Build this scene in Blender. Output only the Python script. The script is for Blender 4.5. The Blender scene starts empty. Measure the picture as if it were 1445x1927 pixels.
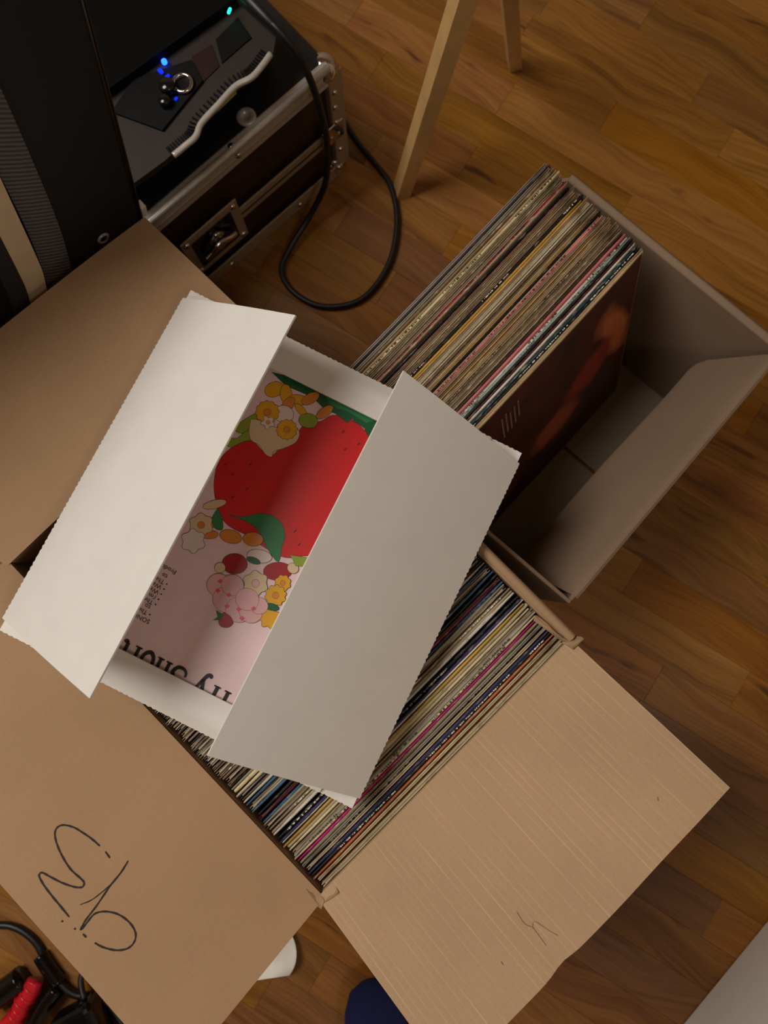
import bpy, bmesh, math, random
from math import sin, cos, pi, radians as rad
from mathutils import Vector, Matrix
random.seed(7)
SC = bpy.context.scene
COL = SC.collection

# ------------------------------------------------------------------ camera
CAM_H = 1.0043
cd = bpy.data.cameras.new('camera')
cam = bpy.data.objects.new('camera', cd); COL.objects.link(cam)
cam.location = (0, 0, CAM_H)
cam.rotation_euler = (rad(5.0384), rad(.0368), 0)
cd.sensor_fit = 'HORIZONTAL'; cd.sensor_width = 36.0
cd.lens = 36.0 * 1358.2 / 1445.0
cd.clip_start = .02
cd.dof.use_dof = True; cd.dof.focus_distance = .62; cd.dof.aperture_fstop = 9.0
SC.camera = cam

# ------------------------------------------------------------------ light
wd = bpy.data.worlds.new('world'); SC.world = wd; wd.use_nodes = True
bgn = wd.node_tree.nodes['Background']
bgn.inputs[0].default_value = (1.0, .85, .68, 1); bgn.inputs[1].default_value = .05

def area(name, loc, target, size, power, color):
    d = bpy.data.lights.new(name, 'AREA'); d.shape = 'DISK'; d.size = size; d.energy = power; d.color = color
    o = bpy.data.objects.new(name, d); COL.objects.link(o); o.location = loc
    o.rotation_euler = (Vector(target) - Vector(loc)).to_track_quat('-Z', 'Y').to_euler()
    return o
area('hanging_lamp_light', (-1.08, .42, 2.0), (0, 0, .2), .95, 32, (1.0, .935, .85))
area('fill_light', (.75, -1.0, 2.38), (0, .2, .2), .6, 9, (1.0, .90, .78))  # added fill without a seen source, brightens case front and sleeve

vs = SC.view_settings
SC.display_settings.display_device = 'sRGB'
vs.view_transform = 'Standard'; vs.look = 'None'; vs.gamma = 1; vs.use_curve_mapping = False
vs.exposure = -0.18

# ------------------------------------------------------------------ helpers
def lin(c):
    return tuple(((x/255)/12.92 if x/255 <= .04045 else ((x/255+.055)/1.055)**2.4) for x in c) + (1,)

class NT:
    def __init__(s, name):
        s.m = bpy.data.materials.new(name); s.m.use_nodes = True
        s.t = s.m.node_tree; s.b = s.t.nodes['Principled BSDF']
    def n(s, typ, **kw):
        o = s.t.nodes.new(typ)
        for k, v in kw.items():
            if k.startswith('i_'):
                key = k[2:]; key = int(key) if key.isdigit() else key
                o.inputs[key].default_value = v
            else: setattr(o, k, v)
        return o
    def l(s, a, b): s.t.links.new(a, b)
    def mix(s, fac, a, b, blend='MIX'):
        x = s.n('ShaderNodeMix', data_type='RGBA', blend_type=blend)
        for sock, v in ((x.inputs[0], fac), (x.inputs[6], a), (x.inputs[7], b)):
            if isinstance(v, (int, float, tuple)): sock.default_value = v
            else: s.l(v, sock)
        return x.outputs[2]
    def ramp(s, v, stops):
        r = s.n('ShaderNodeValToRGB'); e = r.color_ramp.elements
        while len(e) < len(stops): e.new(.5)
        for i, (p, c) in enumerate(stops): e[i].position = p; e[i].color = c
        s.l(v, r.inputs[0]); return r.outputs[0]
    def bump(s, h, strength, dist=.001):
        b = s.n('ShaderNodeBump', i_Strength=strength, i_Distance=dist); s.l(h, b.inputs['Height']); s.l(b.outputs[0], s.b.inputs['Normal'])

def plain(name, rgb, rough=.5, metal=0, noise=0, nscale=60, coat=0, spec=.5, emit=None, es=0):
    t = NT(name); c = lin(rgb)
    t.b.inputs['Roughness'].default_value = rough; t.b.inputs['Metallic'].default_value = metal
    t.b.inputs['Specular IOR Level'].default_value = spec
    t.b.inputs['Coat Weight'].default_value = coat
    tc = t.n('ShaderNodeTexCoord')
    ns = t.n('ShaderNodeTexNoise', i_Scale=nscale, i_Detail=4.0); t.l(tc.outputs['Object'], ns.inputs[0])
    k = noise if noise else .06
    lo = tuple(x*(1-k) for x in c[:3])+(1,); hi = tuple(min(1, x*(1+k)) for x in c[:3])+(1,)
    t.l(t.ramp(ns.outputs[0], [(.3, lo), (.7, hi)]), t.b.inputs['Base Color'])
    if emit:
        t.b.inputs['Emission Color'].default_value = lin(emit); t.b.inputs['Emission Strength'].default_value = es
    return t.m

def cardboard(name, rgb, axis=0, flute=.25, period=.0062):
    """brown board with flutes running across `axis` of the object's own coordinates"""
    t = NT(name); c = lin(rgb); t.b.inputs['Roughness'].default_value = .72; t.b.inputs['Specular IOR Level'].default_value = .25
    tc = t.n('ShaderNodeTexCoord'); sx = t.n('ShaderNodeSeparateXYZ'); t.l(tc.outputs['Object'], sx.inputs[0])
    big = t.n('ShaderNodeTexNoise', i_Scale=9.0, i_Detail=3.0); t.l(tc.outputs['Object'], big.inputs[0])
    fine = t.n('ShaderNodeTexNoise', i_Scale=420.0, i_Detail=2.0); t.l(tc.outputs['Object'], fine.inputs[0])
    base = t.ramp(big.outputs[0], [(.3, tuple(x*.93 for x in c[:3])+(1,)), (.7, tuple(x*1.06 for x in c[:3])+(1,))])
    base = t.mix(.10, base, fine.outputs[1], 'OVERLAY')
    m = t.n('ShaderNodeMath', operation='MULTIPLY'); t.l(sx.outputs[axis], m.inputs[0]); m.inputs[1].default_value = 1/period
    fr = t.n('ShaderNodeMath', operation='PINGPONG'); t.l(m.outputs[0], fr.inputs[0]); fr.inputs[1].default_value = .5
    line = t.ramp(fr.outputs[0], [(0, (1, 1, 1, 1)), (.11, (0, 0, 0, 1))])
    # rubbed ridges and painted-in ridge highlights come and go along their length
    mp = t.n('ShaderNodeMapping'); sc = [8, 8, 8]; sc[axis] = 150; mp.inputs['Scale'].default_value = sc
    t.l(tc.outputs['Object'], mp.inputs[0])
    pn = t.n('ShaderNodeTexNoise', i_Scale=1.6, i_Detail=3.0); t.l(mp.outputs[0], pn.inputs[0])
    pr = t.ramp(pn.outputs[0], [(.42, (0, 0, 0, 1)), (.72, (1, 1, 1, 1))])
    f = t.n('ShaderNodeMath', operation='MULTIPLY'); t.l(line, f.inputs[0]); t.l(pr, f.inputs[1])
    f2 = t.n('ShaderNodeMath', operation='MULTIPLY'); t.l(f.outputs[0], f2.inputs[0]); f2.inputs[1].default_value = flute
    t.l(t.mix(f2.outputs[0], base, tuple(min(1, x*1.75) for x in c[:3])+(1,)), t.b.inputs['Base Color'])
    t.bump(fr.outputs[0], .10 + flute*.25, .0006)
    return t.m

def jacket_mat(name, rgb, wear=(205, 190, 160), amt=.5, rough=.5):
    """printed card: colour rubbed back to bare board in specks and streaks"""
    t = NT(name); c = lin(rgb); t.b.inputs['Roughness'].default_value = rough
    tc = t.n('ShaderNodeTexCoord'); oi = t.n('ShaderNodeObjectInfo')
    va = t.n('ShaderNodeVectorMath', operation='ADD'); t.l(tc.outputs['Object'], va.inputs[0])
    cb = t.n('ShaderNodeCombineXYZ'); mm = t.n('ShaderNodeMath', operation='MULTIPLY'); t.l(oi.outputs['Random'], mm.inputs[0]); mm.inputs[1].default_value = 37.0
    t.l(mm.outputs[0], cb.inputs[0]); t.l(cb.outputs[0], va.inputs[1])
    mp = t.n('ShaderNodeMapping'); mp.inputs['Scale'].default_value = (90, 500, 90); t.l(va.outputs[0], mp.inputs[0])
    a = t.n('ShaderNodeTexNoise', i_Scale=1.0, i_Detail=6.0); t.l(mp.outputs[0], a.inputs[0])
    fac = t.ramp(a.outputs[0], [(.56, (0, 0, 0, 1)), (.68, (amt, amt, amt, 1))])
    b = t.n('ShaderNodeTexNoise', i_Scale=14.0, i_Detail=3.0); t.l(va.outputs[0], b.inputs[0])
    base = t.ramp(b.outputs[0], [(.3, tuple(x*.75 for x in c[:3])+(1,)), (.7, tuple(min(1, x*1.2) for x in c[:3])+(1,))])
    t.l(t.mix(fac, base, lin(wear)), t.b.inputs['Base Color'])
    return t.m

def mesh(name, vs_, fs, mat=None, parent=None, smooth=False):
    me = bpy.data.meshes.new(name); me.from_pydata([tuple(v) for v in vs_], [], fs); me.update()
    if smooth:
        for p in me.polygons: p.use_smooth = True
    if mat is not None: me.materials.append(mat)
    o = bpy.data.objects.new(name, me); COL.objects.link(o); o.parent = parent
    return o

def from_bm(name, bm, mat=None, parent=None, smooth=False):
    bmesh.ops.recalc_face_normals(bm, faces=bm.faces)
    me = bpy.data.meshes.new(name); bm.to_mesh(me); bm.free()
    if smooth:
        for p in me.polygons: p.use_smooth = True
    if mat is not None: me.materials.append(mat)
    o = bpy.data.objects.new(name, me); COL.objects.link(o); o.parent = parent
    return o

def bbox(bm, c, s, bev=0, seg=1, rot=None):
    r = bmesh.ops.create_cube(bm, size=1); vv = r['verts']
    bmesh.ops.scale(bm, vec=s, verts=vv)
    if bev:
        es = list({e for v in vv for e in v.link_edges})
        rr = bmesh.ops.bevel(bm, geom=es, offset=bev, segments=seg, affect='EDGES', profile=.5)
        vv = list({v for f in rr['faces'] for v in f.verts} | {v for v in vv if v.is_valid})
    if rot is not None: bmesh.ops.rotate(bm, matrix=rot, verts=vv)
    bmesh.ops.translate(bm, vec=c, verts=vv)
    return vv

def box(name, c, s, mat, parent=None, bev=.001, seg=1, rot=None):
    bm = bmesh.new(); bbox(bm, c, s, bev, seg, rot); return from_bm(name, bm, mat, parent)

def sheet(name, fn, nu, nv, th, mat, parent=None, smooth=True):
    """thick sheet following fn(u, v), u and v in 0..1; thickness goes to the back of the surface"""
    P = [[Vector(fn(i/nu, j/nv)) for j in range(nv+1)] for i in range(nu+1)]
    V = []; F = []
    def nrm(i, j):
        a = P[min(i+1, nu)][j]-P[max(i-1, 0)][j]; b = P[i][min(j+1, nv)]-P[i][max(j-1, 0)]
        return a.cross(b).normalized()
    W = nv+1
    for i in range(nu+1):
        for j in range(W): V.append(P[i][j])
    for i in range(nu+1):
        for j in range(W): V.append(P[i][j]-nrm(i, j)*th)
    K = (nu+1)*W
    for i in range(nu):
        for j in range(nv):
            a, b, c, d = i*W+j, (i+1)*W+j, (i+1)*W+j+1, i*W+j+1
            F.append((a, b, c, d)); F.append((K+d, K+c, K+b, K+a))
    def side(a, b, c, d):
        k = len(V); V.extend([V[a].copy(), V[b].copy(), V[c].copy(), V[d].copy()]); F.append((k, k+1, k+2, k+3))
    for i in range(nu):
        a, b = i*W, (i+1)*W; side(a, K+a, K+b, b)
        a, b = i*W+nv, (i+1)*W+nv; side(b, K+b, K+a, a)
    for j in range(nv):
        a, b = j, j+1; side(b, K+b, K+a, a)
        a, b = nu*W+j, nu*W+j+1; side(a, K+a, K+b, b)
    o = mesh(name, V, F, mat, parent)
    if smooth:
        n1 = nu*nv*2
        for k, p in enumerate(o.data.polygons): p.use_smooth = k < n1
    return o

def smooth_path(pts, sub=8, closed=False):
    pts = [Vector(p) for p in pts]; out = []; n = len(pts)
    for i in range(n-1):
        p0 = pts[max(i-1, 0)]; p1 = pts[i]; p2 = pts[i+1]; p3 = pts[min(i+2, n-1)]
        for k in range(sub):
            t = k/sub
            out.append(.5*((2*p1)+(p2-p0)*t+(2*p0-5*p1+4*p2-p3)*t*t+(3*p1-p0-3*p2+p3)*t**3))
    out.append(pts[-1]); return out

def tube(name, pts, r, mat, parent=None, seg=10, sub=8, radii=None):
    path = smooth_path(pts, sub) if sub else [Vector(p) for p in pts]
    V = []; F = []; up = Vector((0, 0, 1)); n = len(path)
    prev = None
    for i, p in enumerate(path):
        d = (path[min(i+1, n-1)]-path[max(i-1, 0)]).normalized()
        if prev is None:
            a = d.cross(up); a = a.normalized() if a.length > 1e-4 else Vector((1, 0, 0))
        else: a = (prev-d*prev.dot(d)).normalized()
        prev = a; b = d.cross(a)
        rr = r if radii is None else radii[0]+(radii[1]-radii[0])*i/(n-1)
        for k in range(seg):
            t = 2*pi*k/seg; V.append(p+a*cos(t)*rr+b*sin(t)*rr)
    for i in range(n-1):
        for k in range(seg):
            F.append((i*seg+k, i*seg+(k+1) % seg, (i+1)*seg+(k+1) % seg, (i+1)*seg+k))
    F.append(tuple(range(seg-1, -1, -1))); F.append(tuple((n-1)*seg+k for k in range(seg)))
    return mesh(name, V, F, mat, parent, True)

def prism(name, pts, z0, z1, mat, parent=None):
    """flat outline with a little thickness (ngon top)"""
    n = len(pts)
    area2 = sum(pts[i][0]*pts[(i+1) % n][1]-pts[(i+1) % n][0]*pts[i][1] for i in range(n))
    if area2 < 0: pts = pts[::-1]
    V = [(x, y, z0) for x, y in pts]+[(x, y, z1) for x, y in pts]
    F = [tuple(range(n-1, -1, -1)), tuple(range(n, 2*n))]+[(i, (i+1) % n, n+(i+1) % n, n+i) for i in range(n)]
    return mesh(name, V, F, mat, parent)

def lathe(name, prof, mat, parent=None, seg=24, at=(0, 0, 0), rot=None):
    V = []; F = []; n = len(prof)
    for k in range(seg):
        a = 2*pi*k/seg
        for r, z in prof: V.append(Vector((r*cos(a), r*sin(a), z)))
    for k in range(seg):
        for i in range(n-1):
            F.append((k*n+i, ((k+1) % seg)*n+i, ((k+1) % seg)*n+i+1, k*n+i+1))
    if rot is not None: V = [rot @ v for v in V]
    V = [v+Vector(at) for v in V]
    return mesh(name, V, F, mat, parent, True)

def empty(name, loc=(0, 0, 0), rz=0, matrix=None):
    o = bpy.data.objects.new(name, None); COL.objects.link(o); o.empty_display_size = .05
    if matrix is not None: o.matrix_world = matrix
    else: o.location = loc; o.rotation_euler = (0, 0, rz)
    return o

def tag(o, label, cat, group=None):
    o['label'] = label; o['category'] = cat
    if group: o['group'] = group
    return o

def ordinal(n):
    s = 'th' if 10 <= n % 100 <= 20 else {1: 'st', 2: 'nd', 3: 'rd'}.get(n % 10, 'th')
    return '%d%s' % (n, s)

# ------------------------------------------------------------------ materials
def wood_floor_mat():
    t = NT('oak_strip'); t.b.inputs['Roughness'].default_value = .38; t.b.inputs['Specular IOR Level'].default_value = .4
    tc = t.n('ShaderNodeTexCoord'); oi = t.n('ShaderNodeObjectInfo')
    mm = t.n('ShaderNodeMath', operation='MULTIPLY'); t.l(oi.outputs['Random'], mm.inputs[0]); mm.inputs[1].default_value = 61.0
    cb = t.n('ShaderNodeCombineXYZ'); t.l(mm.outputs[0], cb.inputs[0]); t.l(mm.outputs[0], cb.inputs[1])
    va = t.n('ShaderNodeVectorMath', operation='ADD'); t.l(tc.outputs['Object'], va.inputs[0]); t.l(cb.outputs[0], va.inputs[1])
    # slow warp so the grain wanders into cathedrals
    wn = t.n('ShaderNodeTexNoise', i_Scale=5.0, i_Detail=2.0); t.l(va.outputs[0], wn.inputs[0])
    ws = t.n('ShaderNodeVectorMath', operation='SCALE'); t.l(wn.outputs[1], ws.inputs[0]); ws.inputs['Scale'].default_value = .075
    wv = t.n('ShaderNodeVectorMath', operation='ADD'); t.l(va.outputs[0], wv.inputs[0]); t.l(ws.outputs[0], wv.inputs[1])
    mp = t.n('ShaderNodeMapping'); mp.inputs['Scale'].default_value = (2.2, 34, 10); t.l(wv.outputs[0], mp.inputs[0])
    g = t.n('ShaderNodeTexNoise', i_Scale=1.5, i_Detail=5.0, i_Roughness=.55); t.l(mp.outputs[0], g.inputs[0])
    mp2 = t.n('ShaderNodeMapping'); mp2.inputs['Scale'].default_value = (3.0, 160, 10); t.l(wv.outputs[0], mp2.inputs[0])
    g2 = t.n('ShaderNodeTexNoise', i_Scale=2.0, i_Detail=4.0); t.l(mp2.outputs[0], g2.inputs[0])
    col = t.ramp(g.outputs[0], [(.22, lin((88, 50, 20))), (.40, lin((132, 84, 36))), (.55, lin((150, 100, 46))), (.80, lin((168, 118, 58)))])
    col = t.mix(.28, col, t.ramp(g2.outputs[0], [(.35, lin((98, 58, 24))), (.6, lin((160, 110, 54)))]))
    hs = t.n('ShaderNodeHueSaturation'); t.l(col, hs.inputs['Color'])
    for sock, lo, hi, k in (('Value', .70, 1.10, 1.0), ('Hue', .494, .510, 7.3), ('Saturation', .95, 1.08, 3.1)):
        f = t.n('ShaderNodeMath', operation='MULTIPLY'); t.l(oi.outputs['Random'], f.inputs[0]); f.inputs[1].default_value = k
        fr = t.n('ShaderNodeMath', operation='FRACT'); t.l(f.outputs[0], fr.inputs[0])
        mr = t.n('ShaderNodeMapRange'); t.l(fr.outputs[0], mr.inputs[0]); mr.inputs[3].default_value = lo; mr.inputs[4].default_value = hi
        t.l(mr.outputs[0], hs.inputs[sock])
    # mineral streaks and pin knots
    mp3 = t.n('ShaderNodeMapping'); mp3.inputs['Scale'].default_value = (5, 42, 10); t.l(wv.outputs[0], mp3.inputs[0])
    k = t.n('ShaderNodeTexNoise', i_Scale=1.0, i_Detail=3.0, i_Roughness=.6); t.l(mp3.outputs[0], k.inputs[0])
    kf = t.ramp(k.outputs[0], [(.64, (0, 0, 0, 1)), (.73, (.8, .8, .8, 1))])
    t.l(t.mix(kf, hs.outputs[0], lin((62, 34, 16))), t.b.inputs['Base Color'])
    t.bump(g2.outputs[0], .05, .0006)
    return t.m
M_FLOOR = wood_floor_mat()
M_CARD_X = cardboard('kraft_card_ribbed', (176, 146, 114), 0, .55)
M_CARD_Y = cardboard('kraft_card_long_side', (174, 141, 107), 1, .08, .0075)
M_CARD_N = cardboard('kraft_card_smooth', (172, 139, 105), 0, .05, .0075)
M_CARD_IN = cardboard('kraft_card_box', (162, 132, 102), 0, .06)
M_CARD_BOT = cardboard('kraft_card_bottom', (168, 148, 122), 0, .04)
M_CARD_2 = cardboard('dull_brown_card_box', (134, 112, 92), 0, .05)
M_CARD_BOT2 = cardboard('pale_grey_card_bottom', (146, 132, 112), 0, .04)
M_CARD_EDGE = plain('kraft_raw_edge', (190, 160, 122), .9, noise=.25, nscale=300)
M_TEAR = plain('kraft_torn_shade', (132, 98, 66), .9)
M_INK = plain('black_felt_pen', (38, 26, 26), .6)
M_WHITE = plain('white_pasteboard', (224, 221, 215), .55, noise=.02, nscale=40)
M_BLACKMETAL = plain('black_laminate', (20, 21, 24), .5, noise=.15, spec=.3)
M_ALU = plain('brushed_aluminium', (186, 180, 172), .36, .35, noise=.08, nscale=200)
M_BAND = plain('aluminium_band', (158, 138, 112), .5, .2, noise=.08, nscale=200)
M_CHROME = plain('polished_chrome', (205, 200, 195), .12, 1)
M_PLY = plain('brown_laminate_ply', (44, 28, 18), .5, noise=.2)
M_RUBBER = plain('black_rubber', (12, 12, 13), .45)
M_BLACKFAB = plain('black_nylon', (13, 12, 14), .8, noise=.3, nscale=600)
M_GREYDEV = plain('dark_grey_plastic', (44, 37, 34), .55, noise=.08, spec=.25)
M_DEVDARK = plain('device_black_plastic', (8, 8, 9), .55, spec=.15)
M_DEVRED = plain('device_maroon_plastic', (34, 13, 12), .5, spec=.25)
M_BLUE = plain('blue_indicator', (10, 40, 230), .3, emit=(20, 70, 255), es=9)
M_GREEN = plain('green_indicator', (20, 220, 170), .3, emit=(20, 235, 180), es=5)
M_YEL = plain('lime_print', (150, 160, 20), .6)
M_PINE = plain('pale_pine', (198, 160, 104), .5, noise=.12, nscale=25)
M_SOCK = plain('navy_knit', (6, 16, 66), .95, noise=.3, nscale=400)
M_PAPER = plain('white_paper', (226, 222, 212), .7)
M_WHITEBOARD = plain('white_lacquer', (212, 206, 198), .5, noise=.02)
M_RED = plain('red_plastic', (196, 22, 36), .32, noise=.1)
M_BLACKGLOSS = plain('black_gloss_plastic', (10, 10, 11), .16)
M_PALE = plain('pale_tan_board', (186, 164, 134), .6, noise=.08)
M_GREYTAPE = plain('grey_trim', (120, 112, 106), .6)
def strap_mat():
    t = NT('grey_webbing'); t.b.inputs['Roughness'].default_value = .85
    tc = t.n('ShaderNodeTexCoord')
    w = t.n('ShaderNodeTexWave', i_Scale=110.0, i_Distortion=.6, bands_direction='DIAGONAL'); t.l(tc.outputs['Object'], w.inputs[0])
    t.l(t.ramp(w.outputs[1], [(.2, lin((58, 55, 58))), (.8, lin((92, 88, 90)))]), t.b.inputs['Base Color'])
    t.bump(w.outputs[1], .4, .0008); return t.m
M_STRAP = strap_mat()

# ------------------------------------------------------------------ floor
floor = box('floor', (0, -.1, -.0125), (4.4, 4.2, .013), M_FLOOR, None, 0)
M_PLASTER = plain('warm_white_plaster', (205, 192, 172), .9, noise=.03, nscale=8)
for nm, c, s_ in (('wall_left', (-2.25, -.1, 1.2), (.1, 4.2, 2.45)), ('wall_right', (2.25, -.1, 1.2), (.1, 4.2, 2.45)), ('wall_back', (0, 2.05, 1.2), (4.6, .1, 2.45)), ('wall_front', (0, -2.25, 1.2), (4.6, .1, 2.45)), ('ceiling', (0, -.1, 2.475), (4.6, 4.4, .1))):
    w_ = box(nm, c, s_, M_PLASTER, None, 0); w_['kind'] = 'structure'; w_['label'] = 'plain warm white plaster ' + nm.split('_')[0]
floor['kind'] = 'structure'; floor['label'] = 'warm brown oak strip floor running diagonally under the boxes'
FA = rad(-32); fa = Vector((cos(FA), sin(FA))); fb = Vector((-sin(FA), cos(FA)))
PW = .056; lens = (.26, .34, .42, .50)
pm = {}
for L in lens:
    bm = bmesh.new(); bbox(bm, (0, 0, -.003), (L-.0002, PW-.0002, .006), .0003, 1)
    bmesh.ops.recalc_face_normals(bm, faces=bm.faces)
    me = bpy.data.meshes.new('plank'); bm.to_mesh(me); bm.free(); me.materials.append(M_FLOOR); pm[L] = me
rw = random.Random(3)
for r in range(-18, 22):
    a = -1.3 - rw.random()*.4
    while a < 1.3:
        L = rw.choice(lens); c = fa*(a+L/2)+fb*(r*PW+.014); a += L
        if -.78 < c.x < .78 and -.76 < c.y < 1.02:
            o = bpy.data.objects.new('plank', pm[L]); COL.objects.link(o); o.parent = floor
            o.location = (c.x, c.y, -.00015*rw.random()); o.rotation_euler = (0, 0, FA+(pi if rw.random() < .5 else 0))

# ------------------------------------------------------------------ nearer box
T1 = rad(44.6424); HW, HL, H1 = .1625, .21165, .3337
box1 = empty('cardboard_box', (-.0899, -.0249, 0), T1)
tag(box1, 'open brown cardboard box packed full of records, wide flaps folded out, pen scrawl', 'box')
TH = .004
box('wall', (HW-TH/2, 0, H1/2-.003), (TH, 2*HL, H1-.009), M_CARD_IN, box1, .0008)
box('wall', (-HW+TH/2, 0, H1/2-.003), (TH, 2*HL, H1-.009), M_CARD_IN, box1, .0008)
box('wall', (0, -HL+TH/2, H1/2-.003), (2*HW-2*TH, TH, H1-.009), M_CARD_IN, box1, .0008)
box('wall', (0, HL-TH/2, H1/2-.003), (2*HW-2*TH, TH, H1-.009), M_CARD_IN, box1, .0008)
box('bottom_panel', (0, 0, .006), (2*HW-2*TH, 2*HL-2*TH, .007), M_CARD_BOT, box1, 0)
FD = .163
def wob(a, b, k): return .0009*sin(a*2.2+k)*b+.0004*sin(a*7+2*k)*sin(b*4+k)*b
def rim_bend(t, d, ang):
    """distance and rise of a flap at depth t: a short rolled crease, then the tilted board"""
    r0 = .004
    return d*t*cos(ang), d*t*sin(ang)+.0012*math.exp(-(d*t/r0)**2)
def sw_flap(s, t, lift=0):
    a = rad(27); y = (s*2-1)*HL
    y *= (1-.012*t)
    return Vector((-HW-FD*t*cos(a)-sin(a)*lift, y, H1+FD*t*sin(a)+wob(s*3, t, 1.3)+cos(a)*lift))
def se_flap(s, t):
    a = rad(22); x = (s*2-1)*HW*(1-.008*t)
    dent = .0045*math.exp(-((x+.035)/.012)**2)*max(0, t-.72)/.28     # pushed-in spot at the outer edge
    dent += .0022*math.exp(-((x-.04)/.05)**2)*max(0, sin(max(0, t)*pi))
    return Vector((x, -HL-FD*1.03*t*cos(a), H1+FD*1.03*t*sin(a)+wob(s*3, t, 4.0)-dent))
def nw_flap(s, t):
    a = rad(11-17*s); x = (s*2-1)*HW
    return Vector((x*(1-.008*t), HL+FD*t*cos(a), H1+FD*t*sin(a)+wob(s*3, t, 2.2)))
sheet('flap', lambda s, t: sw_flap(s, t*1.03-.03), 36, 30, TH, M_CARD_Y, box1)
sheet('flap', lambda s, t: se_flap(s, (1-t)*1.03-.03), 40, 34, TH, M_CARD_X, box1)
sheet('flap', lambda s, t: nw_flap(s, t*1.03-.03), 36, 30, TH, M_CARD_N, box1)
def ne_flap(s, t):      # folded right over and hanging down between the two boxes
    y = (s*2-1)*(HL-.004); q = t*.165
    if q < .012:
        a = q/.012*pi
        return Vector((HW+.0022-.0044*cos(a)-.0005, y, H1-.001+.0042*sin(a)))
    return Vector((HW+.0042+.0006*sin(s*17), y, H1-.001-(q-.012)))
sheet('flap', lambda s, t: ne_flap(s, 1-t), 30, 30, .0032, M_CARD_IN, box1)
# handwriting on the long flap
STR = [[[-0.0519, 0.0953], [-0.0453, 0.0946]], [[-0.0388, 0.0949], [-0.0296, 0.0957], [-0.0187, 0.0979], [-0.0119, 0.0998], [-0.0047, 0.104], [-0.0027, 0.1087], [-0.0054, 0.1129], [-0.0128, 0.1165], [-0.023, 0.1193], [-0.0354, 0.121], [-0.0465, 0.1202], [-0.0513, 0.1204], [-0.0527, 0.1233], [-0.0485, 0.127], [-0.0387, 0.1315], [-0.0276, 0.135], [-0.0214, 0.137], [-0.0212, 0.1398], [-0.0283, 0.1415], [-0.0393, 0.1424], [-0.0508, 0.1428], [-0.0625, 0.1433]], [[-0.0644, 0.0869], [-0.067, 0.0966], [-0.0685, 0.109], [-0.0719, 0.1245], [-0.0738, 0.1367], [-0.0763, 0.1439]], [[-0.068, 0.1067], [-0.0673, 0.1153], [-0.0656, 0.1248], [-0.0618, 0.1324]], [[-0.0768, 0.1434], [-0.0759, 0.1366], [-0.0755, 0.1292], [-0.0807, 0.1227], [-0.0901, 0.1176], [-0.1012, 0.1158], [-0.1103, 0.1175], [-0.1146, 0.1224], [-0.1142, 0.1286], [-0.1087, 0.1349], [-0.0997, 0.14], [-0.0918, 0.1424]], [[-0.084, 0.144], [-0.0799, 0.1442]], [[-0.0602, 0.1488], [-0.0617, 0.1484]], [[-0.0718, 0.1459], [-0.0733, 0.1457]]]
V = []; F = []
for si, st in enumerate(STR):
    p = smooth_path([(a, b, 0) for a, b in st], 6); n = len(p)
    for i, q in enumerate(p):
        d = (p[min(i+1, n-1)]-p[max(i-1, 0)]).normalized(); w = Vector((-d.y, d.x, 0))
        hw = (.00075 if si != 3 else .00045)*(1+.14*sin(i*1.3+si))*(.5+.5*min(1, min(i, n-1-i)/3+.35))
        for sg in (1, -1):
            e = q+w*hw*sg
            V.append(sw_flap((e.x/HL+1)/2, e.y/FD, .0003))
        if i: k = len(V); F.append((k-4, k-3, k-1, k-2))
hw_o = mesh('handwriting', V, F, M_INK, box1); hw_o['label'] = 'handwritten black pen number 93'
# scuffed tear near the outer edge of the ribbed flap
V = []; F = []
for line, hw in (([(-.036, .70), (-.0375, .76), (-.0345, .80)], .00028), ([(-.0345, .80), (-.031, .785), (-.029, .80)], .00028), ([(-.029, .80), (-.026, .86), (-.0235, .9)], .00025), ([(-.0345, .80), (-.0350, .84), (-.036, .90)], .0003), ([(-.072, .80), (-.0725, .815)], .0004), ([(.115, .80), (.113, .815)], .0004)):
    p = smooth_path([(a, b, 0) for a, b in line], 5); n = len(p)
    for i, q in enumerate(p):
        for sg in (1, -1):
            v = se_flap(((q.x+hw*sg)/HW+1)/2, q.y); V.append(v+Vector((0, .0002, .0005)))
        if i: k = len(V); F.append((k-4, k-3, k-1, k-2))
mesh('torn_crease', V, F, M_TEAR, box1)['kind'] = 'stuff'
# crumpled corner tongues where neighbouring flaps part
def tongue(pts, th=.0018, mat=M_CARD_IN):
    P0, P1, P2, P3 = [Vector(p) for p in pts]
    sheet('torn_corner', lambda a, b: P0.lerp(P1, a).lerp(P3.lerp(P2, a), b)+Vector((0, 0, .0016*sin(a*7)*sin(b*5+1))), 6, 6, th, mat, box1)
tongue([(-HW+.004, -HL-.001, H1+.001), (-HW+.004, -HL+.016, H1-.012), (-HW-.001, -HL+.018, H1+.001), (-HW-.003, -HL-.004, H1+.003)])
tongue([(-HW+.02, -HL+.001, H1-.001), (-HW+.004, -HL+.004, H1-.014), (-HW+.001, -HL-.002, H1+.001), (-HW+.018, -HL-.004, H1+.004)])
tongue([(HW-.012, -HL+.040, H1-.004), (HW-.006, -HL+.003, H1-.006), (HW-.0045, -HL+.002, H1-.0005), (HW-.008, -HL+.042, H1-.0005)])
tongue([(HW-.008, -HL+.006, H1-.005), (HW+.006, -HL+.001, H1-.006), (HW+.008, -HL-.003, H1+.004), (HW-.006, -HL-.002, H1+.004)])

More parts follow.
